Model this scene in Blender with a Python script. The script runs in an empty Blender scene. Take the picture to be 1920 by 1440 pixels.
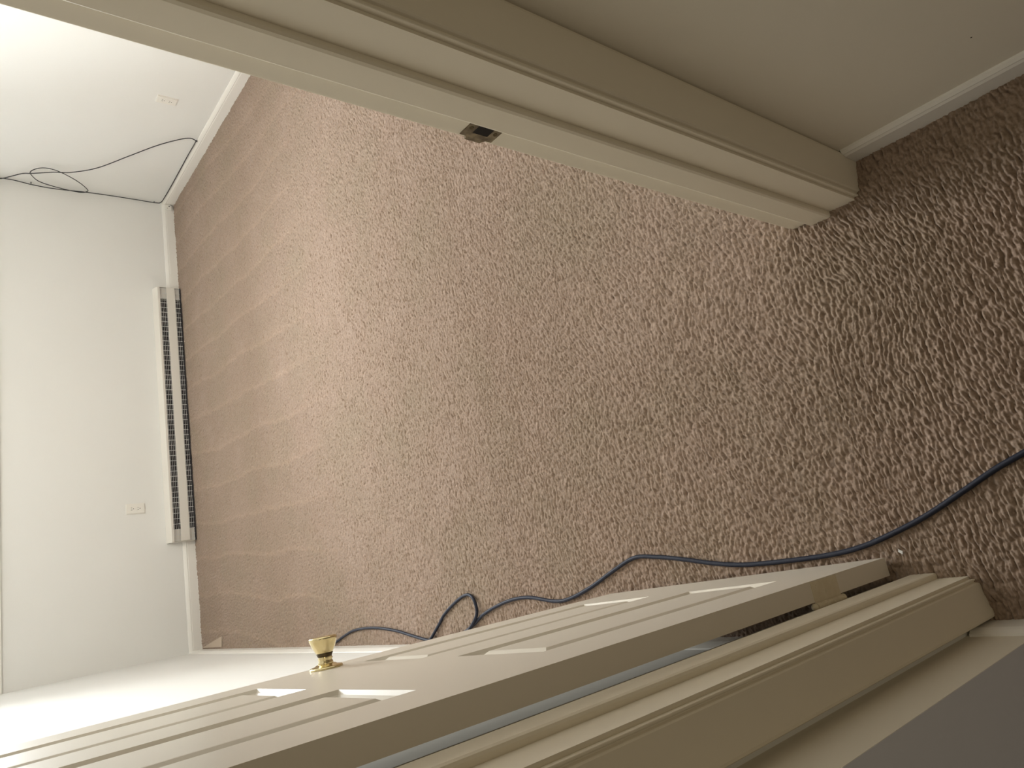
import bpy, bmesh, math, random
import numpy as np
from mathutils import Vector, Matrix

random.seed(7)
sc = bpy.context.scene
COL = sc.collection

# ------------------------------------------------------------------ camera
cam_d = bpy.data.cameras.new('camera')
cam_d.sensor_fit = 'HORIZONTAL'
cam_d.sensor_width = 36.0
cam_d.lens = 1355.02 * 36.0 / 1920.0
cam_d.clip_start = 0.02
cam = bpy.data.objects.new('camera', cam_d)
COL.objects.link(cam)
PITCH, YAW, ROLL = math.radians(39.68757), math.radians(16.70948), math.radians(0.92975)
_f = Vector((math.sin(YAW) * math.cos(PITCH), math.cos(YAW) * math.cos(PITCH), -math.sin(PITCH)))
_r = Vector((math.cos(YAW), -math.sin(YAW), 0))
_u = _r.cross(_f)
_r2 = _r * math.cos(ROLL) + _u * math.sin(ROLL)
_u2 = -_r * math.sin(ROLL) + _u * math.cos(ROLL)
# the phone is held on its side: picture right = down in the room
cx, cy, cz = -_u2, _r2, -_f
cam.matrix_world = Matrix(((cx.x, cy.x, cz.x, 0.0), (cx.y, cy.y, cz.y, 0.0), (cx.z, cy.z, cz.z, 1.5), (0, 0, 0, 1)))
sc.camera = cam

# ------------------------------------------------------------------ world, lights, exposure
w = bpy.data.worlds.new('world')
sc.world = w
w.use_nodes = True
bg = w.node_tree.nodes['Background']
bg.inputs[0].default_value = (1.0, 0.93, 0.80, 1)
bg.inputs[1].default_value = 0.05

def area(name, loc, direction, sx, sy, power, color, spread=180):
    d = bpy.data.lights.new(name, 'AREA')
    d.shape = 'RECTANGLE'; d.size = sx; d.size_y = sy
    d.energy = power; d.color = color; d.spread = math.radians(spread)
    o = bpy.data.objects.new(name, d)
    COL.objects.link(o)
    o.location = loc
    o.rotation_euler = Vector(direction).to_track_quat('-Z', 'Y').to_euler()
    return o

# daylight of the window in the far wall (outside the glass)
area('window_daylight', (1.27, 5.60, 1.72), (0, -1, 0.0), 1.75, 1.10, 126, (0.91, 0.965, 1.0))
# added warm fill for the hall, unseen behind the camera
area('hall_fill', (0.15, -1.3, 2.38), (0, 0.15, -1), 0.30, 0.30, 2.7, (1.0, 0.86, 0.60))
# added fill under the room ceiling to lift the far wall
area('room_fill', (1.3, 3.1, 2.38), (0, 0, -1), 0.40, 0.40, 12, (1.0, 0.93, 0.80), 175)

sc.view_settings.view_transform = 'Standard'
sc.view_settings.look = 'None'
sc.view_settings.gamma = 1.0
sc.view_settings.use_curve_mapping = False
sc.view_settings.exposure = 0.82

# ------------------------------------------------------------------ materials
def mat(name, color, rough=0.6, metal=0.0, spec=0.5, bump=None, noise=None):
    m = bpy.data.materials.new(name); m.use_nodes = True
    nt = m.node_tree; b = nt.nodes['Principled BSDF']
    b.inputs['Base Color'].default_value = (*color, 1)
    b.inputs['Roughness'].default_value = rough
    b.inputs['Metallic'].default_value = metal
    b.inputs['Specular IOR Level'].default_value = spec
    tc = nt.nodes.new('ShaderNodeTexCoord')
    if noise:
        sc_, amt, c2 = noise
        n = nt.nodes.new('ShaderNodeTexNoise'); n.inputs['Scale'].default_value = sc_
        n.inputs['Detail'].default_value = 5
        nt.links.new(tc.outputs['Object'], n.inputs['Vector'])
        r = nt.nodes.new('ShaderNodeValToRGB')
        r.color_ramp.elements[0].position = 0.5 - amt; r.color_ramp.elements[0].color = (*color, 1)
        r.color_ramp.elements[1].position = 0.5 + amt; r.color_ramp.elements[1].color = (*c2, 1)
        nt.links.new(n.outputs['Fac'], r.inputs['Fac'])
        nt.links.new(r.outputs['Color'], b.inputs['Base Color'])
    if bump:
        sc_, st, dist = bump
        n = nt.nodes.new('ShaderNodeTexNoise'); n.inputs['Scale'].default_value = sc_
        n.inputs['Detail'].default_value = 4
        nt.links.new(tc.outputs['Object'], n.inputs['Vector'])
        bp = nt.nodes.new('ShaderNodeBump'); bp.inputs['Strength'].default_value = st
        bp.inputs['Distance'].default_value = dist
        nt.links.new(n.outputs['Fac'], bp.inputs['Height'])
        nt.links.new(bp.outputs['Normal'], b.inputs['Normal'])
    return m

M = {}
M['wall'] = mat('wall_paint', (0.83, 0.82, 0.78), 0.75, spec=0.25, bump=(260, 0.12, 0.0015), noise=(1.3, 0.3, (0.85, 0.84, 0.80)))
M['wall_hall'] = mat('hall_wall_warm_bounce', (0.84, 0.785, 0.665), 0.7, spec=0.25, bump=(260, 0.12, 0.0015))  # wall cream yellowed so its colour carries the warm bounce off the carpet
M['wall_grey'] = mat('cool_grey_wall', (0.74, 0.74, 0.78), 0.8, spec=0.2, bump=(260, 0.12, 0.0015))  # cooler base colour than the other hall walls
M['ceiling'] = mat('ceiling_paint', (0.86, 0.85, 0.82), 0.9, spec=0.1, bump=(120, 0.2, 0.003))
M['trim'] = mat('trim_gloss_paint', (0.86, 0.83, 0.77), 0.38, spec=0.45, bump=(90, 0.03, 0.0005))
M['casing'] = mat('casing_gloss_paint', (0.83, 0.757, 0.615), 0.45, spec=0.35, bump=(120, 0.02, 0.0004))
M['door'] = mat('door_paint', (0.76, 0.70, 0.60), 0.30, spec=0.5, bump=(70, 0.05, 0.001))
M['white_metal'] = mat('heater_enamel', (0.76, 0.72, 0.65), 0.4, spec=0.5)
M['dark_metal'] = mat('heater_inner', (0.045, 0.042, 0.045), 0.6, metal=0.3)
M['wire'] = mat('grille_wire', (0.72, 0.71, 0.69), 0.4, metal=0.3)
M['plate'] = mat('ivory_plastic', (0.86, 0.83, 0.76), 0.3)
M['slot'] = mat('outlet_slot', (0.05, 0.045, 0.04), 0.7)
M['brass'] = mat('brass', (0.80, 0.70, 0.44), 0.20, metal=1.0, noise=(40, 0.22, (0.70, 0.58, 0.31)))
M['tarnish'] = mat('tarnished_brass', (0.10, 0.075, 0.04), 0.45, metal=0.9)
M['old_plate'] = mat('aged_strike_metal', (0.13, 0.10, 0.065), 0.5, metal=0.7, noise=(90, 0.15, (0.28, 0.23, 0.15)))
M['painted_hinge'] = mat('painted_hinge', (0.66, 0.57, 0.40), 0.42, noise=(60, 0.2, (0.72, 0.64, 0.48)))
M['cord_blue'] = mat('blue_black_rubber', (0.016, 0.019, 0.034), 0.55, spec=0.3)
M['cable_black'] = mat('black_cable_sheath', (0.022, 0.022, 0.024), 0.45)
M['clip'] = mat('cable_clip_plastic', (0.05, 0.05, 0.05), 0.5)
M['paper'] = mat('paper', (0.85, 0.84, 0.80), 0.8)
M['dirt'] = mat('dark_scuff', (0.06, 0.045, 0.03), 0.9)
M['hole'] = mat('dark_recess', (0.012, 0.008, 0.005), 0.9)
M['backing'] = mat('carpet_backing', (0.50, 0.40, 0.31), 0.95, bump=(400, 0.5, 0.002))

def glass():
    m = bpy.data.materials.new('window_glass'); m.use_nodes = True
    nt = m.node_tree; nt.nodes.remove(nt.nodes['Principled BSDF'])
    out = nt.nodes['Material Output']
    t = nt.nodes.new('ShaderNodeBsdfTransparent'); g = nt.nodes.new('ShaderNodeBsdfGlossy')
    g.inputs['Roughness'].default_value = 0.02
    fr = nt.nodes.new('ShaderNodeFresnel'); mx = nt.nodes.new('ShaderNodeMixShader')
    nt.links.new(fr.outputs[0], mx.inputs[0]); nt.links.new(t.outputs[0], mx.inputs[1]); nt.links.new(g.outputs[0], mx.inputs[2])
    nt.links.new(mx.outputs[0], out.inputs['Surface'])
    return m
M['glass'] = glass()

def carpet():
    m = bpy.data.materials.new('carpet_pile'); m.use_nodes = True
    nt = m.node_tree; L = nt.links; N = nt.nodes.new
    b = nt.nodes['Principled BSDF']
    b.inputs['Roughness'].default_value = 0.95
    b.inputs['Specular IOR Level'].default_value = 0.08
    b.inputs['Sheen Weight'].default_value = 0.15
    b.inputs['Sheen Roughness'].default_value = 0.6
    tc = N('ShaderNodeTexCoord')
    def noise(scale, detail=4, rough=0.55, vec=None):
        n = N('ShaderNodeTexNoise'); n.inputs['Scale'].default_value = scale
        n.inputs['Detail'].default_value = detail; n.inputs['Roughness'].default_value = rough
        L.new(vec or tc.outputs['Object'], n.inputs['Vector']); return n
    def ramp(fac, stops):
        r = N('ShaderNodeValToRGB')
        while len(r.color_ramp.elements) < len(stops): r.color_ramp.elements.new(0.5)
        for e, (p, c) in zip(r.color_ramp.elements, stops): e.position = p; e.color = (*c, 1)
        L.new(fac, r.inputs['Fac']); return r
    # broad hue drift of a worn carpet
    n1 = noise(2.6, 4)
    base = ramp(n1.outputs['Fac'], [(0.30, CARPET_A), (0.55, CARPET_B), (0.72, CARPET_C)])
    # yarn to yarn variation
    n2 = noise(190, 2)
    yr = ramp(n2.outputs['Fac'], [(0.30, (0.80, 0.78, 0.76)), (0.70, (1.14, 1.13, 1.12))])
    mul = N('ShaderNodeMix'); mul.data_type = 'RGBA'; mul.blend_type = 'MULTIPLY'; mul.inputs[0].default_value = 1
    L.new(base.outputs['Color'], mul.inputs[6]); L.new(yr.outputs['Color'], mul.inputs[7])
    # reddish worn stains
    n3 = noise(1.9, 3)
    mp = N('ShaderNodeMapping'); mp.inputs['Location'].default_value = (3.1, 1.7, 0)
    L.new(tc.outputs['Object'], mp.inputs['Vector']); L.new(mp.outputs['Vector'], n3.inputs['Vector'])
    sr = ramp(n3.outputs['Fac'], [(0.60, (0, 0, 0)), (0.74, (0.5, 0.5, 0.5))])
    st = N('ShaderNodeMix'); st.data_type = 'RGBA'
    L.new(sr.outputs['Color'], st.inputs[0]); L.new(mul.outputs[2], st.inputs[6]); st.inputs[7].default_value = (0.325, 0.228, 0.170, 1)
    # pile brushed over by the vacuum: strokes running away from the far wall
    sep = N('ShaderNodeSeparateXYZ'); L.new(tc.outputs['Object'], sep.inputs[0])
    def mth(op, a, c=None, d=None):
        x = N('ShaderNodeMath'); x.operation = op
        for i, v in enumerate((a, c, d)):
            if v is None: continue
            if isinstance(v, (int, float)): x.inputs[i].default_value = v
            else: L.new(v, x.inputs[i])
        return x.outputs[0]
    wob = noise(1.2, 3)
    xs = mth('ADD', sep.outputs['X'], mth('MULTIPLY', sep.outputs['Y'], -0.075))
    xs = mth('ADD', xs, mth('MULTIPLY', wob.outputs['Fac'], 0.16))
    xs = mth('ADD', xs, mth('MULTIPLY', noise(22, 3).outputs['Fac'], 0.05))
    saw = mth('FRACT', mth('MULTIPLY', xs, 4.3))
    edge = ramp(saw, [(0.0, (0.97, 0.97, 0.97)), (0.06, (1.13, 1.12, 1.11)), (0.16, (1.02, 1.02, 1.02)), (0.55, (0.98, 0.98, 0.98)), (1.0, (0.97, 0.97, 0.97))])
    far = N('ShaderNodeMapRange'); far.inputs['From Min'].default_value = 3.3; far.inputs['From Max'].default_value = 3.9
    wy = mth('ADD', sep.outputs['Y'], mth('MULTIPLY', noise(3.0, 2).outputs['Fac'], 0.7))
    L.new(wy, far.inputs['Value'])
    vm = N('ShaderNodeMix'); vm.data_type = 'RGBA'; vm.blend_type = 'MULTIPLY'
    L.new(far.outputs[0], vm.inputs[0]); L.new(st.outputs[2], vm.inputs[6]); L.new(edge.outputs['Color'], vm.inputs[7])
    L.new(vm.outputs[2], b.inputs['Base Color'])
    # fine fibre relief
    nb = noise(520, 3, 0.6)
    bp = N('ShaderNodeBump'); bp.inputs['Strength'].default_value = 0.6; bp.inputs['Distance'].default_value = 0.0012
    L.new(nb.outputs['Fac'], bp.inputs['Height']); L.new(bp.outputs['Normal'], b.inputs['Normal'])
    return m
CARPET_A = (0.312, 0.238, 0.174)
CARPET_B = (0.335, 0.246, 0.187)
CARPET_C = (0.360, 0.270, 0.211)
M['carpet'] = carpet()

# ------------------------------------------------------------------ helpers
def link(name, bm, m, parent=None, smooth=False):
    me = bpy.data.meshes.new(name); bmesh.ops.recalc_face_normals(bm, faces=bm.faces)
    bm.to_mesh(me); bm.free()
    if smooth:
        for p in me.polygons: p.use_smooth = True
    o = bpy.data.objects.new(name, me); COL.objects.link(o)
    if m: me.materials.append(M[m] if isinstance(m, str) else m)
    if parent: o.parent = parent
    return o

def struct(o): o['kind'] = 'structure'; return o
def tag(o, label, cat, group=None):
    o['label'] = label; o['category'] = cat
    if group: o['group'] = group
    return o
def empty(name, loc, rz=0.0):
    o = bpy.data.objects.new(name, None); o.empty_display_size = 0.05
    COL.objects.link(o); o.location = loc; o.rotation_euler = (0, 0, rz); return o

def box(bm, x0, x1, y0, y1, z0, z1):
    v = [bm.verts.new((x, y, z)) for z in (z0, z1) for y in (y0, y1) for x in (x0, x1)]
    for f in ((0, 2, 3, 1), (4, 5, 7, 6), (0, 1, 5, 4), (2, 6, 7, 3), (0, 4, 6, 2), (1, 3, 7, 5)):
        bm.faces.new([v[i] for i in f])
def mbox(*a):
    bm = bmesh.new(); box(bm, *a); return bm
def bevel(bm, w_, seg=2):
    bmesh.ops.bevel(bm, geom=bm.edges[:], offset=w_, segments=seg, affect='EDGES', profile=0.6); return bm

def prism(bm, pts, A, B, ux, uy):
    """closed profile pts (a,b) swept from A to B; a along ux, b along uy"""
    A, B, ux, uy = map(Vector, (A, B, ux, uy))
    va = [bm.verts.new(A + ux * a + uy * b) for a, b in pts]
    vb = [bm.verts.new(B + ux * a + uy * b) for a, b in pts]
    n = len(pts)
    for i in range(n): bm.faces.new((va[i], va[(i + 1) % n], vb[(i + 1) % n], vb[i]))
    bm.faces.new(va[::-1]); bm.faces.new(vb)

def lathe(bm, prof, n=32, M4=Matrix()):
    rings = []
    for r, h in prof:
        rings.append([bm.verts.new(M4 @ Vector((r * math.cos(2 * math.pi * k / n), r * math.sin(2 * math.pi * k / n), h))) for k in range(n)])
    for a, b in zip(rings, rings[1:]):
        for k in range(n): bm.faces.new((a[k], a[(k + 1) % n], b[(k + 1) % n], b[k]))
    bm.faces.new(rings[0][::-1]); bm.faces.new(rings[-1])

def catmull(P, sub=8, closed=False):
    P = [Vector(p) for p in P]; out = []
    n = len(P)
    rng = range(n) if closed else range(n - 1)
    for i in rng:
        if closed: p0, p1, p2, p3 = P[i - 1], P[i], P[(i + 1) % n], P[(i + 2) % n]
        else: p0, p1, p2, p3 = P[max(i - 1, 0)], P[i], P[i + 1], P[min(i + 2, n - 1)]
        for k in range(sub):
            t = k / sub
            out.append(0.5 * ((2 * p1) + (p2 - p0) * t + (2 * p0 - 5 * p1 + 4 * p2 - p3) * t * t + (3 * p1 - p0 - 3 * p2 + p3) * t ** 3))
    if not closed: out.append(P[-1])
    return out

def tube(bm, P, r, n=10):
    rings = []; up = Vector((0, 0, 1))
    for i, p in enumerate(P):
        t = (P[min(i + 1, len(P) - 1)] - P[max(i - 1, 0)]).normalized()
        if i == 0:
            a = t.cross(up)
            if a.length < 0.1: a = t.cross(Vector((1, 0, 0)))
            a.normalize()
        else:
            a = (a - t * a.dot(t)).normalized()
        b = t.cross(a)
        rings.append([bm.verts.new(p + (a * math.cos(2 * math.pi * k / n) + b * math.sin(2 * math.pi * k / n)) * r) for k in range(n)])
    for q, s in zip(rings, rings[1:]):
        for k in range(n): bm.faces.new((q[k], q[(k + 1) % n], s[(k + 1) % n], s[k]))
    bm.faces.new(rings[0][::-1]); bm.faces.new(rings[-1])

# ------------------------------------------------------------------ room dimensions (metres, floor z = 0, camera above the origin)
XL, XR = -0.296, 2.940            # room side walls
BB = 0.012                        # baseboard thickness
YH, YR = 0.563, 0.702             # hall face and room face of the door wall
HXR, HXL = 0.666, -0.277          # hall side walls
CEIL = 2.42
JL, JR = -0.187, 0.580            # jamb faces
# the far wall is very slightly out of square
BW0 = Vector((XR, 5.238, 0)); BW1 = Vector((XL, 5.295, 0))
ANG = math.atan2(BW0.y - BW1.y, BW0.x - BW1.x)

# ------------------------------------------------------------------ carpeted floor, built as real tufts
def worley(x, y, seed):
    """height 0..1 of elongated jittered tufts"""
    def h2(i, j, k):
        v = np.sin(i * 127.1 + j * 311.7 + k * 74.7 + seed) * 43758.5453
        return v - np.floor(v)
    ix, iy = np.floor(x), np.floor(y)
    best = np.full(x.shape, 9.0); hh = np.zeros(x.shape)
    for dx in (-1, 0, 1):
        for dy in (-1, 0, 1):
            cx_, cy_ = ix + dx, iy + dy
            px = cx_ + 0.15 + 0.7 * h2(cx_, cy_, 0.0); py = cy_ + 0.15 + 0.7 * h2(cx_, cy_, 1.0)
            th = (h2(cx_, cy_, 2.0) - 0.5) * 1.3
            ax, ay = x - px, y - py
            u = ax * np.cos(th) + ay * np.sin(th); v = -ax * np.sin(th) + ay * np.cos(th)
            d = u * u * 0.9 + v * v * 1.25
            c = d < best
            best = np.where(c, d, best); hh = np.where(c, h2(cx_, cy_, 3.0), hh)
    return np.clip(1 - best * 1.35, 0, 1) * (0.72 + 0.28 * hh)

def vnoise(x, y, seed):
    ix, iy = np.floor(x), np.floor(y); fx, fy = x - ix, y - iy
    fx = fx * fx * (3 - 2 * fx); fy = fy * fy * (3 - 2 * fy)
    def h(i, j):
        v = np.sin(i * 12.9898 + j * 78.233 + seed) * 43758.5453
        return v - np.floor(v)
    return (h(ix, iy) * (1 - fx) + h(ix + 1, iy) * fx) * (1 - fy) + (h(ix, iy + 1) * (1 - fx) + h(ix + 1, iy + 1) * fx) * fy

def pile(X, Y):
    wx = X + 0.006 * (vnoise(X * 60, Y * 60, 3.0) - 0.5) + 0.05 * (vnoise(X * 5, Y * 5, 5.0) - 0.5)
    wy = Y + 0.006 * (vnoise(X * 60, Y * 60, 9.0) - 0.5) + 0.05 * (vnoise(X * 5, Y * 5, 11.0) - 0.5)
    a = 0.14                      # lean of the nap
    u = wx * np.cos(a) + wy * np.sin(a); v = -wx * np.sin(a) + wy * np.cos(a)
    t = worley(u / 0.0165, v / 0.0060, 1.0)
    t2 = vnoise(X * 330, Y * 330, 2.0)
    return 0.0108 * t + 0.0016 * t2 + 0.0035 * (vnoise(X * 14, Y * 14, 4.0) - 0.5) - 0.0088

def patch(x0, x1, ys, dx):
    nx = int((x1 - x0) / dx) + 1
    xs = np.linspace(x0, x1, nx); ys = np.asarray(ys)
    X, Y = np.meshgrid(xs, ys); Z = pile(X, Y)
    V = np.stack([X.ravel(), Y.ravel(), Z.ravel()], 1)
    i = np.arange(len(ys) - 1)[:, None] * nx + np.arange(nx - 1)[None, :]
    F = np.stack([i, i + 1, i + 1 + nx, i + nx], -1).reshape(-1, 4)
    return V, F
parts = [patch(-0.44, 0.70, np.linspace(0.10, YH, 245), 0.0021),
         patch(-1.6, 0.70, np.arange(-1.6, 0.106, 0.03), 0.03),
         patch(JL - 0.02, JR + 0.02, np.linspace(YH, YR, 67), 0.0021),
         patch(XL, XR, np.linspace(YR, 1.9, 480), 0.0026)]
ys = [1.9]
while ys[-1] < 5.31: ys.append(ys[-1] + 0.0026 + 0.0012 * (ys[-1] - 1.9))
parts.append(patch(XL, XR, ys, 0.0036))
off = 0; VV = []; FF = []
for V, F in parts: VV.append(V); FF.append(F + off); off += len(V)
VV = np.concatenate(VV); FF = np.concatenate(FF)
me = bpy.data.meshes.new('floor')
me.vertices.add(len(VV)); me.vertices.foreach_set('co', VV.astype(np.float32).ravel())
me.loops.add(FF.size); me.loops.foreach_set('vertex_index', FF.astype(np.int32).ravel())
me.polygons.add(len(FF)); me.polygons.foreach_set('loop_start', np.arange(0, FF.size, 4, dtype=np.int32))
me.polygons.foreach_set('use_smooth', np.ones(len(FF), dtype=bool))
me.update(calc_edges=True)
me.materials.append(M['carpet'])
floor = struct(bpy.data.objects.new('floor', me)); COL.objects.link(floor)

# ------------------------------------------------------------------ shell
def bwp(x, off, z):               # a point of the far wall: x along it, off in front of it
    t = (x - BW1.x) / (BW0.x - BW1.x)
    y = BW1.y + (BW0.y - BW1.y) * t
    return Vector((x + off * math.sin(ANG), y - off * math.cos(ANG), z))
def back_box(bm, x0, x1, o0, o1, z0, z1):
    v = [bm.verts.new(bwp(x, o, z)) for z in (z0, z1) for o in (o0, o1) for x in (x0, x1)]
    for f in ((0, 2, 3, 1), (4, 5, 7, 6), (0, 1, 5, 4), (2, 6, 7, 3), (0, 4, 6, 2), (1, 3, 7, 5)):
        bm.faces.new([v[i] for i in f])

T = 0.12
LEDGE = 1.088
struct(link('wall_left', mbox(XL - T, XL, YR - 0.0, 5.6, -0.02, CEIL), 'wall'))
struct(link('wall_right', mbox(XR, XR + T, YR - 0.0, 5.6, -0.02, CEIL), 'wall'))
bm = bmesh.new()                  # far wall: thick below the ledge, set back above, with the window opening
back_box(bm, XL, XR, 0, -0.26, -0.02, LEDGE)
back_box(bm, XL, 0.42, -0.12, -0.26, LEDGE, CEIL)
back_box(bm, 2.12, XR, -0.12, -0.26, LEDGE, CEIL)
back_box(bm, 0.42, 2.12, -0.12, -0.26, LEDGE, 1.17)
back_box(bm, 0.42, 2.12, -0.12, -0.26, 2.25, CEIL)
struct(link('wall_back', bm, 'wall'))
bm = bmesh.new(); back_box(bm, XL, XR, 0.012, -0.12, LEDGE, LEDGE + 0.02)
struct(link('trim_ledge', bm, 'trim'))
bm = bmesh.new()
for a in ((0.42, 0.47, 1.17, 2.25), (2.07, 2.12, 1.17, 2.25), (0.47, 2.07, 1.17, 1.22), (0.47, 2.07, 2.20, 2.25), (1.25, 1.29, 1.22, 2.20)):
    back_box(bm, a[0], a[1], -0.14, -0.20, a[2], a[3])
wf = struct(link('window_1', bm, 'trim'))
bm = bmesh.new(); back_box(bm, 0.47, 2.07, -0.168, -0.172, 1.22, 2.20)
link('pane', bm, 'glass', wf)

bm = bmesh.new()                  # wall with the doorway
box(bm, XL - T, JL - 0.02, YH, YR, -0.02, CEIL)
box(bm, JR + 0.02, XR + T, YH, YR, -0.02, CEIL)
box(bm, JL - 0.02, JR + 0.02, YH, YR, 2.07, CEIL)
struct(link('wall_front', bm, 'wall'))
struct(link('ceiling', mbox(-1.7, XR + T, -1.7, 5.6, CEIL, CEIL + 0.05), 'ceiling'))
hw = struct(link('wall_hall_right', mbox(HXR, HXR + T, -1.7, YH, -0.02, CEIL), 'wall_hall'))
bm = bmesh.new(); lathe(bm, [(0.0016, 0), (0.0012, 0.0003), (0.0004, 0.0003)], 10, Matrix.Translation((HXR, 0.246, 0.201)) @ Matrix.Rotation(-math.pi / 2, 4, 'Y'))
link('nail_hole', bm, 'dirt', hw)
struct(link('wall_hall_left', mbox(HXL - 0.02, HXL, 0.4575, YH, -0.02, CEIL), 'wall_hall'))
bm = bmesh.new(); box(bm, -1.7, HXL - 0.0005, 0.457, 0.475, -0.02, CEIL)
struct(link('wall_hall_side', bm, 'wall_grey'))

# ------------------------------------------------------------------ baseboards
BBP = [(0, -0.02), (BB, -0.02), (BB, 0.050), (0.0105, 0.054), (0.0115, 0.058), (0.0095, 0.064), (0.006, 0.072), (0.003, 0.078), (0, 0.079)]
def baseboard(name, A, B, n, prof=BBP):
    bm = bmesh.new(); prism(bm, prof, A, B, n, (0, 0, 1)); return struct(link(name, bm, 'trim'))
HX0, HX1 = 0.430, 2.245           # heater
inw = Vector((math.sin(ANG), -math.cos(ANG), 0))
bm = bmesh.new()
prism(bm, BBP, bwp(XL, 0, 0), bwp(HX0 + 0.01, 0, 0), inw, (0, 0, 1))
prism(bm, BBP, bwp(HX1 - 0.01, 0, 0), bwp(XR, 0, 0), inw, (0, 0, 1))
struct(link('baseboard_back', bm, 'trim'))
baseboard('baseboard_right', (XR, YR, 0), (XR, bwp(XR, 0, 0).y, 0), (-1, 0, 0))
baseboard('baseboard_left', (XL, YR, 0), (XL, bwp(XL, 0, 0).y, 0), (1, 0, 0))
HB = [(0, -0.02), (0.011, -0.02), (0.011, 0.046), (0.008, 0.052), (0.009, 0.056), (0.004, 0.062), (0, 0.063)]
baseboard('baseboard_hall_right', (HXR, -1.7, 0), (HXR, 0.5375, 0), (-1, 0, 0), HB)
HB2 = [(a, b * 1.35) for a, b in HB]
baseboard('baseboard_hall_left', (HXL, 0.458, 0), (HXL, 0.556, 0), (1, 0, 0), HB2)

# ------------------------------------------------------------------ door frame: jambs, stops, casings
def arc(cx_, cy_, r, a0, a1, n=5):
    return [(cx_ + r * math.cos(math.radians(a0 + (a1 - a0) * i / n)), cy_ + r * math.sin(math.radians(a0 + (a1 - a0) * i / n))) for i in range(n + 1)]
frame = struct(empty('trim_doorframe', (0.2, 0.63, 0)))
def fpart(name, bm, m, smooth=False):
    o = link(name, bm, m); o.parent = frame; o.matrix_parent_inverse = Matrix.Translation((-0.2, -0.63, 0)); return o
fpart('jamb', mbox(JL - 0.018, JL, YH - 0.002, YR + 0.001, -0.01, 2.06), 'casing')
fpart('jamb', mbox(JR, JR + 0.018, YH - 0.002, YR + 0.001, -0.01, 2.06), 'casing')
fpart('head_jamb', mbox(JL, JR, YH - 0.002, YR + 0.001, 2.04, 2.06), 'casing')
# stops: 11 mm proud, rounded on the hall side corner
def stop_prof(s):                 # a: out from the jamb, b: along y from 0.616
    return [(0, 0.0), (0.0065, 0.0), (0.0095, 0.0018), (0.011, 0.006), (0.011, 0.0455), (0.0105, 0.0468), (0, 0.047)]
for X, s in ((JL, 1), (JR, -1)):
    bm = bmesh.new(); prism(bm, stop_prof(s), (X, 0.616, -0.01), (X, 0.616, 2.04), (s, 0, 0), (0, 1, 0)); fpart('door_stop', bm, 'casing')
bm = bmesh.new(); prism(bm, stop_prof(1), (JL, 0.616, 2.04), (JR, 0.616, 2.04), (0, 0, -1), (0, 1, 0)); fpart('door_stop', bm, 'casing')
# colonial casing profile: a away from the opening, b out from the wall
CP = [(0, 0), (0, 0.0085)] + [(0.0018 - 0.0018 * math.cos(t), 0.0092 + 0.0018 * math.sin(t)) for t in (0.4, 0.9, 1.57, 2.3, 2.8)] + \
     [(0.0042, 0.0088), (0.0056, 0.0090), (0.0068, 0.0125), (0.0085, 0.0148), (0.020, 0.0172), (0.034, 0.0198), (0.048, 0.0226), (0.058, 0.0246), (0.063, 0.0254), (0.067, 0.0246), (0.0692, 0.0215), (0.0700, 0.017), (0.070, 0)]
def casing(bm, X, s, k=1.0, z1=2.10):
    prism(bm, [(a * k, b) for a, b in CP], (X, YH, -0.012), (X, YH, z1), (s, 0, 0), (0, -1, 0))
bm = bmesh.new(); casing(bm, JR + 0.005, 1, (HXR - JR - 0.0055) / 0.070); fpart('casing', bm, 'casing')
bm = bmesh.new(); casing(bm, JL - 0.005, -1, 1.0); fpart('casing', bm, 'casing')
bm = bmesh.new(); prism(bm, CP, (JL - 0.075, YH, 2.045), (JR + 0.08, YH, 2.045), (0, 0, 1), (0, -1, 0)); fpart('head_casing', bm, 'casing')
# room side casings
for X, s in ((JL - 0.001, -1), (JR + 0.005, 1)):
    bm = bmesh.new(); prism(bm, [(a, b * 0.9) for a, b in CP], (X, YR, 0), (X, YR, 2.10), (s, 0, 0), (0, 1, 0)); fpart('casing', bm, 'casing')

# strike plate let into the right jamb
strike = tag(empty('strike_plate', (JR, 0.682, 0.880)), 'small dark tarnished strike plate let into the right door jamb', 'strike plate')
bm = bmesh.new()
yz = [(-0.0175, -0.028), (0.0195, -0.028), (0.0195, -0.018), (0.024, -0.014), (0.024, 0.014), (0.0195, 0.018), (0.0195, 0.028), (-0.0175, 0.028)]
prism(bm, yz, (0.0006, 0, 0), (-0.0012, 0, 0), (0, 1, 0), (0, 0, 1))
prism(bm, [(0.0225, -0.014), (0.0275, -0.014), (0.0275, 0.014), (0.0225, 0.014)], (0.004, 0, 0), (-0.0008, 0, 0), (0, 1, 0), (0, 0, 1))
link('plate', bm, 'old_plate', strike)
link('latch_hole', mbox(-0.0017, 0.0002, -0.008, 0.009, -0.013, 0.013), 'hole', strike)
for z in (-0.021, 0.021):
    bm = bmesh.new(); lathe(bm, [(0.0035, 0), (0.003, 0.0012), (0.0008, 0.0009)], 12, Matrix.Translation((-0.0010, 0, z)) @ Matrix.Rotation(-math.pi / 2, 4, 'Y'))
    link('screw', bm, 'tarnish', strike)

# small hole in the left jamb
bm = bmesh.new(); lathe(bm, [(0.004, 0), (0.0035, 0.0007), (0.001, 0.0008)], 10, Matrix.Translation((JL, 0.676, 0.93)) @ Matrix.Scale(2.0, 4, (0, 0, 1)) @ Matrix.Rotation(math.pi / 2, 4, 'Y'))
hole = fpart('screw_hole', bm, 'hole')

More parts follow.
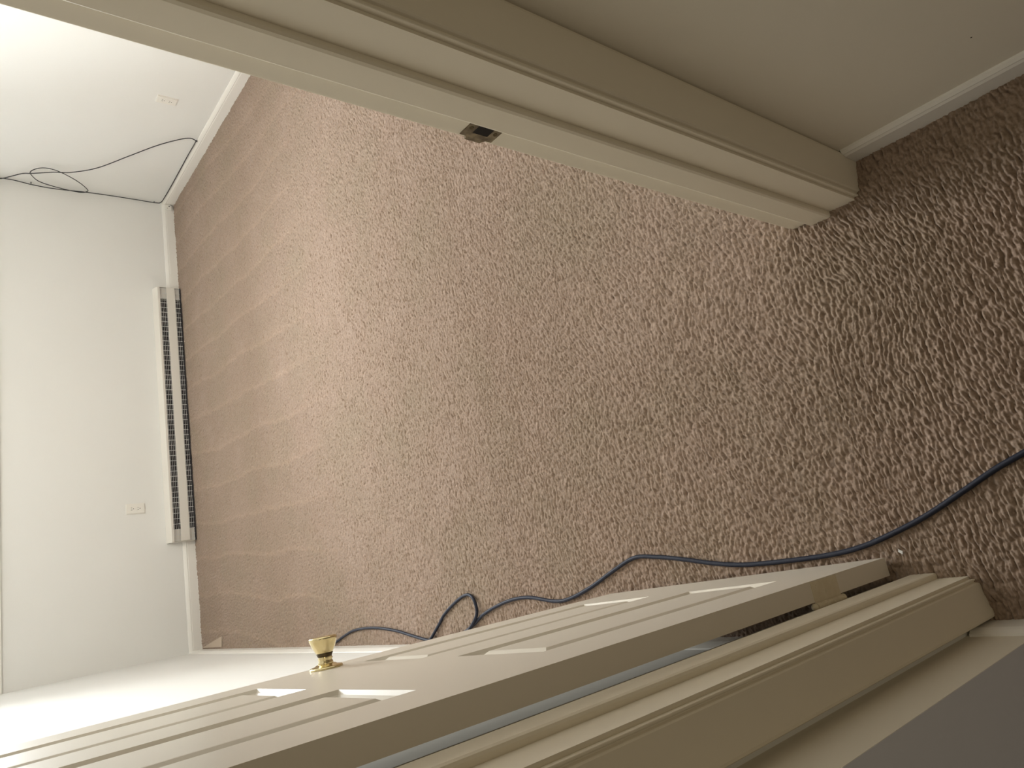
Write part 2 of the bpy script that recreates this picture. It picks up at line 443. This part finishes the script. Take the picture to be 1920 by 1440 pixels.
# ------------------------------------------------------------------ six panel door, swung open into the room
TH = -0.02939
DW, DT, DH = 0.762, 0.035, 2.02
door = struct(empty('door_1', (-0.1377, 0.6966, 0.012), math.pi / 2 - TH))
door['label'] = 'cream six panel door swung open into the carpeted room'; door['category'] = 'door'
# local: x along the door from the hinge edge, y = +thickness into the wall side, z up; visible face is y = 0 facing -y
cols = [(0.112, 0.325), (0.437, 0.650)]
rows = [(0.215, 0.815), (1.020, 1.620), (1.735, 1.905)]
def door_face(bm, yf, s):
    """one moulded face; s=+1 recess goes to +y"""
    xs_ = [0] + [v for c in cols for v in c] + [DW]
    zs_ = [0] + [v for r in rows for v in r] + [DH]
    for i in range(len(xs_) - 1):
        for j in range(len(zs_) - 1):
            x0, x1, z0, z1 = xs_[i], xs_[i + 1], zs_[j], zs_[j + 1]
            if i % 2 == 1 and j % 2 == 1:
                steps = [(0, 0), (0.003, 0.006), (0.009, 0.0100), (0.013, 0.0120), (0.020, 0.0122), (0.036, 0.0010), (0.038, 0.0006)]
                prev = None
                for ins, dep in steps:
                    r = [bm.verts.new((x, yf + s * dep, z)) for x, z in ((x0 + ins, z0 + ins), (x1 - ins, z0 + ins), (x1 - ins, z1 - ins), (x0 + ins, z1 - ins))]
                    if prev:
                        for k in range(4): bm.faces.new((prev[k], prev[(k + 1) % 4], r[(k + 1) % 4], r[k]))
                    prev = r
                bm.faces.new(prev)
            else:
                bm.faces.new([bm.verts.new((x, yf, z)) for x, z in ((x0, z0), (x1, z0), (x1, z1), (x0, z1))])
bm = bmesh.new()
door_face(bm, 0, 1); door_face(bm, DT, -1)
for a, b in (((0, 0), (0, DT)), ((DW, 0), (DW, DT))):
    bm.faces.new([bm.verts.new((p[0], p[1], z)) for p, z in ((a, 0), (b, 0), (b, DH), (a, DH))])
for z in (0, DH):
    bm.faces.new([bm.verts.new((x, y, z)) for x, y in ((0, 0), (DW, 0), (DW, DT), (0, DT))])
bmesh.ops.remove_doubles(bm, verts=bm.verts[:], dist=0.0003)
link('door_panel', bm, 'door', door)

# knob on the visible face (face normal is -y local)
def knob(side):
    rot = Matrix.Rotation(math.pi / 2, 4, 'X') if side < 0 else Matrix.Rotation(-math.pi / 2, 4, 'X')
    base = Matrix.Translation((0.701, 0 if side < 0 else DT, 0.868)) @ rot
    bm = bmesh.new()
    lathe(bm, [(r, h * 0.90) for r, h in [(0.010, 0.004), (0.0125, 0.006), (0.0150, 0.010), (0.0140, 0.015), (0.0125, 0.018), (0.0145, 0.021), (0.0125, 0.025),
               (0.0135, 0.029), (0.0175, 0.036), (0.0225, 0.047), (0.0255, 0.056), (0.0268, 0.061), (0.0264, 0.0645), (0.0240, 0.0662), (0.020, 0.0660), (0.014, 0.0645), (0.004, 0.0640)]], 40, base)
    k = link('knob', bm, 'brass', door, smooth=True)
    bm = bmesh.new()
    lathe(bm, [(0.0315, 0), (0.032, 0.002), (0.0305, 0.0045), (0.026, 0.0055), (0.022, 0.0062), (0.018, 0.0085), (0.012, 0.0090)], 40, base)
    link('rose', bm, 'brass', k, smooth=True)
    bm = bmesh.new()
    lathe(bm, [(0.0132, 0.0222), (0.0138, 0.0240), (0.0162, 0.0290), (0.0158, 0.0292), (0.0125, 0.0255)], 32, base)
    link('tarnish_ring', bm, 'tarnish', k, smooth=True)
knob(-1)
# latch in the free edge
lt = link('latch_plate', mbox(DW - 0.0005, DW + 0.0012, 0.006, 0.029, 0.838, 0.896), 'brass', door)
link('latch_bolt', mbox(DW + 0.001, DW + 0.010, 0.011, 0.024, 0.858, 0.876), 'brass', lt)
# hinges: leaf on the hinge edge, barrel towards the jamb
for zc in (0.250, 1.80):
    hg = link('hinge', bevel(mbox(-0.0016, 0.0004, 0.0015, DT + 0.002, zc - 0.0445, zc + 0.0445), 0.0004, 1), 'painted_hinge', door)
    for k in range(5):
        z0 = zc - 0.0445 + k * 0.0179
        bm = bmesh.new(); lathe(bm, [(0.0052, z0), (0.0062, z0 + 0.001), (0.0062, z0 + 0.0160), (0.0052, z0 + 0.0170)], 16, Matrix.Translation((-0.001, DT + 0.0075, 0)))
        link('knuckle', bm, 'painted_hinge', hg, smooth=False)
    for z0, sgn in ((zc - 0.045, -1), (zc + 0.0455, 1)):
        bm = bmesh.new(); lathe(bm, [(0.004, z0), (0.0062, z0 + sgn * 0.002), (0.0066, z0 + sgn * 0.006), (0.0035, z0 + sgn * 0.010), (0.001, z0 + sgn * 0.011)], 16, Matrix.Translation((-0.001, DT + 0.0075, 0)))
        link('pin_tip', bm, 'painted_hinge', hg, smooth=True)
    for dz, y in ((-0.030, 0.012), (0, 0.022), (0.030, 0.012)):
        bm = bmesh.new(); lathe(bm, [(0.0038, 0), (0.0034, 0.0010), (0.001, 0.0007)], 12, Matrix.Translation((-0.0014, y, zc + dz)) @ Matrix.Rotation(-math.pi / 2, 4, 'Y'))
        link('screw', bm, 'painted_hinge', hg)

# ------------------------------------------------------------------ baseboard heater
ht = tag(empty('baseboard_heater', bwp((HX0 + HX1) / 2, 0, 0), ANG), 'long cream electric baseboard heater with dark wire grilles, against the far wall', 'heater')
hl = (HX1 - HX0) / 2
D = 0.062                          # depth in front of the wall; local -y points into the room
def hp(name, bm, m, p=ht): return link(name, bm, m, p)
bm = bmesh.new(); box(bm, -hl, hl, -0.006, 0, 0.004, 0.168); box(bm, -hl, hl, -D + 0.006, 0, 0.004, 0.010); hp('back_plate', bm, 'dark_metal')
bm = bmesh.new()
prism(bm, [(0, 0.176), (0.004, 0.179), (D - 0.004, 0.160), (D, 0.157), (D, 0.143), (D - 0.0015, 0.143), (D - 0.0025, 0.155), (0.004, 0.173), (0, 0.173)], (-hl, 0, 0), (hl, 0, 0), (0, -1, 0), (0, 0, 1))
hp('top_cover', bm, 'white_metal')
hp('front_panel', bevel(mbox(-hl + 0.004, hl - 0.001, -D - 0.001, -D + 0.004, 0.043, 0.099), 0.0012), 'white_metal')
hp('heating_element', mbox(-hl + 0.10, hl - 0.10, -0.045, -0.015, 0.055, 0.095), 'dark_metal')
for sx in (-1, 1):
    bm = bmesh.new()
    x0, x1 = sorted((sx * hl, sx * (hl - 0.0015)))
    box(bm, x0, x1, -D + 0.0005, 0, 0.004, 0.158)
    hp('end_cap', bm, 'white_metal')
    x0, x1 = sorted((sx * (hl - 0.003), sx * (hl - 0.085)))
    hp('junction_box', mbox(x0, x1, -D + 0.012, -0.006, 0.010, 0.150), 'white_metal')
def grille(z0, z1, nh):
    bm = bmesh.new()
    n = 50
    for i in range(n + 1):
        x = -hl + 0.012 + (2 * hl - 0.024) * i / n
        box(bm, x - 0.0014, x + 0.0014, -D + 0.0005, -D + 0.0030, z0, z1)
    for k in range(nh):
        z = z0 + (z1 - z0) * (k + 0.5) / nh
        box(bm, -hl + 0.003, hl - 0.003, -D + 0.0022, -D + 0.0040, z - 0.0009, z + 0.0009)
    hp('grille', bm, 'wire')
grille(0.098, 0.143, 4)
grille(0.010, 0.044, 3)
bm = bmesh.new(); box(bm, -hl, hl, -D, -D + 0.008, 0.004, 0.0095); hp('bottom_rail', bm, 'dark_metal')

# ------------------------------------------------------------------ wall outlets
def outlet(loc, rz, label):
    o = tag(empty('wall_outlet', loc, rz), label, 'outlet', None)
    # local -y out of the wall
    bm = mbox(-0.035, 0.035, -0.0066, 0.0, -0.0575, 0.0575)
    top = [e for e in bm.edges if all(v.co.y < -0.005 for v in e.verts)]
    bmesh.ops.bevel(bm, geom=top, offset=0.0042, segments=2, affect='EDGES')
    link('cover_plate', bm, 'plate', o)
    for zc in (-0.0195, 0.0195):
        bm = bmesh.new()
        pts = [(0.017 * math.cos(t), max(-0.0135, min(0.0135, 0.017 * math.sin(t)))) for t in [2 * math.pi * k / 28 for k in range(28)]]
        prism(bm, pts, (0, -0.006, zc), (0, -0.0078, zc), (1, 0, 0), (0, 0, 1))
        s = link('socket', bm, 'plate', o)
        bm = bmesh.new()
        box(bm, -0.0078, -0.0052, -0.0082, -0.006, zc + 0.000, zc + 0.0085)
        box(bm, 0.0052, 0.0074, -0.0082, -0.006, zc + 0.001, zc + 0.0080)
        lathe(bm, [(0.0028, 0), (0.0028, 0.0022)], 12, Matrix.Translation((0, -0.006, zc - 0.0065)) @ Matrix.Rotation(math.pi / 2, 4, 'X'))
        link('slot', bm, 'slot', s)
    bm = bmesh.new(); lathe(bm, [(0.0035, 0), (0.003, 0.0012), (0.0008, 0.0015)], 14, Matrix.Translation((0, -0.0066, 0)) @ Matrix.Rotation(math.pi / 2, 4, 'X'))
    link('screw', bm, 'plate', o)
outlet((XR, 3.995, 0.348), -math.pi / 2, 'white duplex wall outlet on the bright wall beside the hanging black cable')
outlet(bwp(0.682, 0, 0.356), ANG, 'ivory duplex wall outlet above the baseboard heater on the far wall')

# ------------------------------------------------------------------ floor cord (blue black)
cord_xy = [(0.10, 0.16), (0.045, 0.33), (0.014, 0.412), (-0.006, 0.464), (-0.033, 0.521), (-0.068, 0.597), (-0.092, 0.664), (-0.112, 0.736), (-0.1215, 0.808), (-0.1245, 0.909), (-0.123, 1.019), (-0.112, 1.105), (-0.093, 1.197), (-0.079, 1.281), (-0.074, 1.355), (-0.101, 1.441), (-0.137, 1.536), (-0.164, 1.633), (-0.168, 1.705), (-0.15, 1.827), (-0.157, 1.939), (-0.188, 2.065), (-0.228, 2.154),
           (-0.262, 2.25), (-0.276, 2.36), (-0.272, 2.43), (-0.256, 2.41), (-0.214, 2.357), (-0.178, 2.308), (-0.135, 2.211), (-0.122, 2.148), (-0.142, 2.109), (-0.187, 2.105), (-0.231, 2.150),
           (-0.262, 2.22), (-0.275, 2.32), (-0.268, 2.44), (-0.250, 2.565), (-0.228, 2.691), (-0.213, 2.867), (-0.219, 3.04), (-0.242, 3.15), (-0.266, 3.239), (-0.278, 3.32)]
r_c = 0.0055
P = []
for i, (x, y) in enumerate(cord_xy):
    z = 0.0050
    if 23 <= i <= 26: z += 0.004
    if 31 <= i <= 36: z += 0.010 if i in (33, 34, 35) else 0.006
    P.append((x, y, z))
bm = bmesh.new(); tube(bm, catmull(P, 7), r_c, 10)
tag(link('extension_cord', bm, 'cord_blue', smooth=True), 'thick dark blue cord winding over the carpet past the open door', 'cord')

# ------------------------------------------------------------------ black cable tacked round the far right corner
XC = XR
def cp(y, z, off): return (XC - off, y, z)
pts = []
up = [(5.06, 0.911, .030), (4.990, 0.799, .034), (4.955, 0.711, .036), (4.84, 0.574, .036), (4.625, 0.425, .034), (4.452, 0.303, .030), (4.343, 0.203, .026), (4.300, 0.140, .022), (4.312, 0.100, .018)]
cab = [(2.925, 5.222, 1.16), (2.905, 5.19, 1.080), cp(5.10, 0.965, .022)] 
cab += [cp(*p) for p in up]
cab += [cp(4.345, 0.088, .014), cp(4.50, 0.088, .012), cp(4.70, 0.086, .011), cp(4.95, 0.085, .011), cp(5.12, 0.087, .012), cp(5.195, 0.094, .014), cp(5.215, 0.125, .014),
        cp(5.216, 0.268, .013), cp(5.214, 0.445, .015), cp(5.210, 0.60, .022), cp(5.214, 0.762, .030), cp(5.219, 0.887, .024), cp(5.215, 0.99, .014), cp(5.205, 1.06, .018), cp(5.19, 1.082, .030), (2.93, 5.215, 1.16)]
bm = bmesh.new(); tube(bm, catmull(cab, 8), 0.0030, 8)
cable = tag(link('wall_cable', bm, 'cable_black', smooth=True), 'thin black cable tacked up the bright room corner and along the baseboard', 'cable')
lp = [(5.024, 0.924), (5.062, 0.912), (5.122, 0.865), (5.165, 0.777), (5.195, 0.676), (5.200, 0.612), (5.172, 0.582), (5.132, 0.581), (5.060, 0.633), (4.999, 0.708), (4.958, 0.790), (4.956, 0.850), (4.978, 0.895)]
bm = bmesh.new()
ring = catmull([(XR - 0.040 - 0.006 * math.sin(i), y, z) for i, (y, z) in enumerate(lp)], 8, closed=True)
ring.append(ring[0].copy())
tube(bm, ring, 0.0028, 8)
link('coil', bm, 'cable_black', cable, smooth=True)
for (y, z) in ((5.219, 0.90), (5.216, 0.135), (4.330, 0.086)):
    c = mbox(-0.010, 0.001, -0.004, 0.004, -0.003, 0.003); bevel(c, 0.001, 1)
    cc = link('cable_clip', c, 'clip', cable); cc.location = (XR - 0.006, y, z + (0.0 if z > .1 else -.004))

# telephone jack on the baseboard in the corner
jk = tag(empty('cable_jack', bwp(2.905, BB, 0.040), ANG), 'small beige surface jack on the baseboard in the corner under the cable', 'jack')
bm = bevel(mbox(-0.022, 0.020, -0.016, 0.0, -0.024, 0.024), 0.003, 2); link('housing', bm, 'plate', jk)
bm = bmesh.new(); lathe(bm, [(0.0045, 0), (0.0042, 0.0008), (0.001, 0.0008)], 12, Matrix.Translation((0.006, -0.016, -0.006)) @ Matrix.Rotation(math.pi / 2, 4, 'X')); link('port', bm, 'hole', jk)
bm = bmesh.new(); lathe(bm, [(0.0025, 0), (0.0022, 0.0006), (0.001, 0.0006)], 10, Matrix.Translation((-0.010, -0.016, 0.006)) @ Matrix.Rotation(math.pi / 2, 4, 'X')); link('screw', bm, 'tarnish', jk)
bm = bmesh.new(); tube(bm, catmull([(0.019, -0.017, -0.012), (0.014, -0.021, -0.026), (0.0, -0.021, -0.034), (-0.014, -0.019, -0.034)], 5), 0.0012, 6); link('wire', bm, 'clip', jk, smooth=True)

# ------------------------------------------------------------------ small things
bm = bmesh.new()
v = [bm.verts.new(p) for p in ((-0.006, -0.003, 0), (0.0005, -0.0055, 0.002), (0.005, 0.001, 0.0035), (0.0, 0.0035, 0.001))]
bm.faces.new(v); r_ = bmesh.ops.extrude_face_region(bm, geom=bm.faces[:]); 
for e in r_['geom']:
    if isinstance(e, bmesh.types.BMVert): e.co.z += 0.0008
o = link('paper_scrap', bm, 'paper'); o.location = (-0.130, 0.667, 0.0035)
o.scale = (1.0, 1.0, 1.0)
tag(o, 'tiny white paper scrap on the carpet near the open door hinge', 'paper scrap')
bm = bmesh.new()
v = [bm.verts.new(p) for p in ((-0.275, 5.262, 0.006), (-0.209, 4.853, 0.004), (-0.272, 4.857, 0.006))]
bm.faces.new(v); r_ = bmesh.ops.extrude_face_region(bm, geom=bm.faces[:])
for e in r_['geom']:
    if isinstance(e, bmesh.types.BMVert): e.co.z -= 0.004
tag(link('carpet_offcut', bm, 'backing'), 'loose triangular carpet piece lying in the corner beyond the door knob', 'carpet piece')
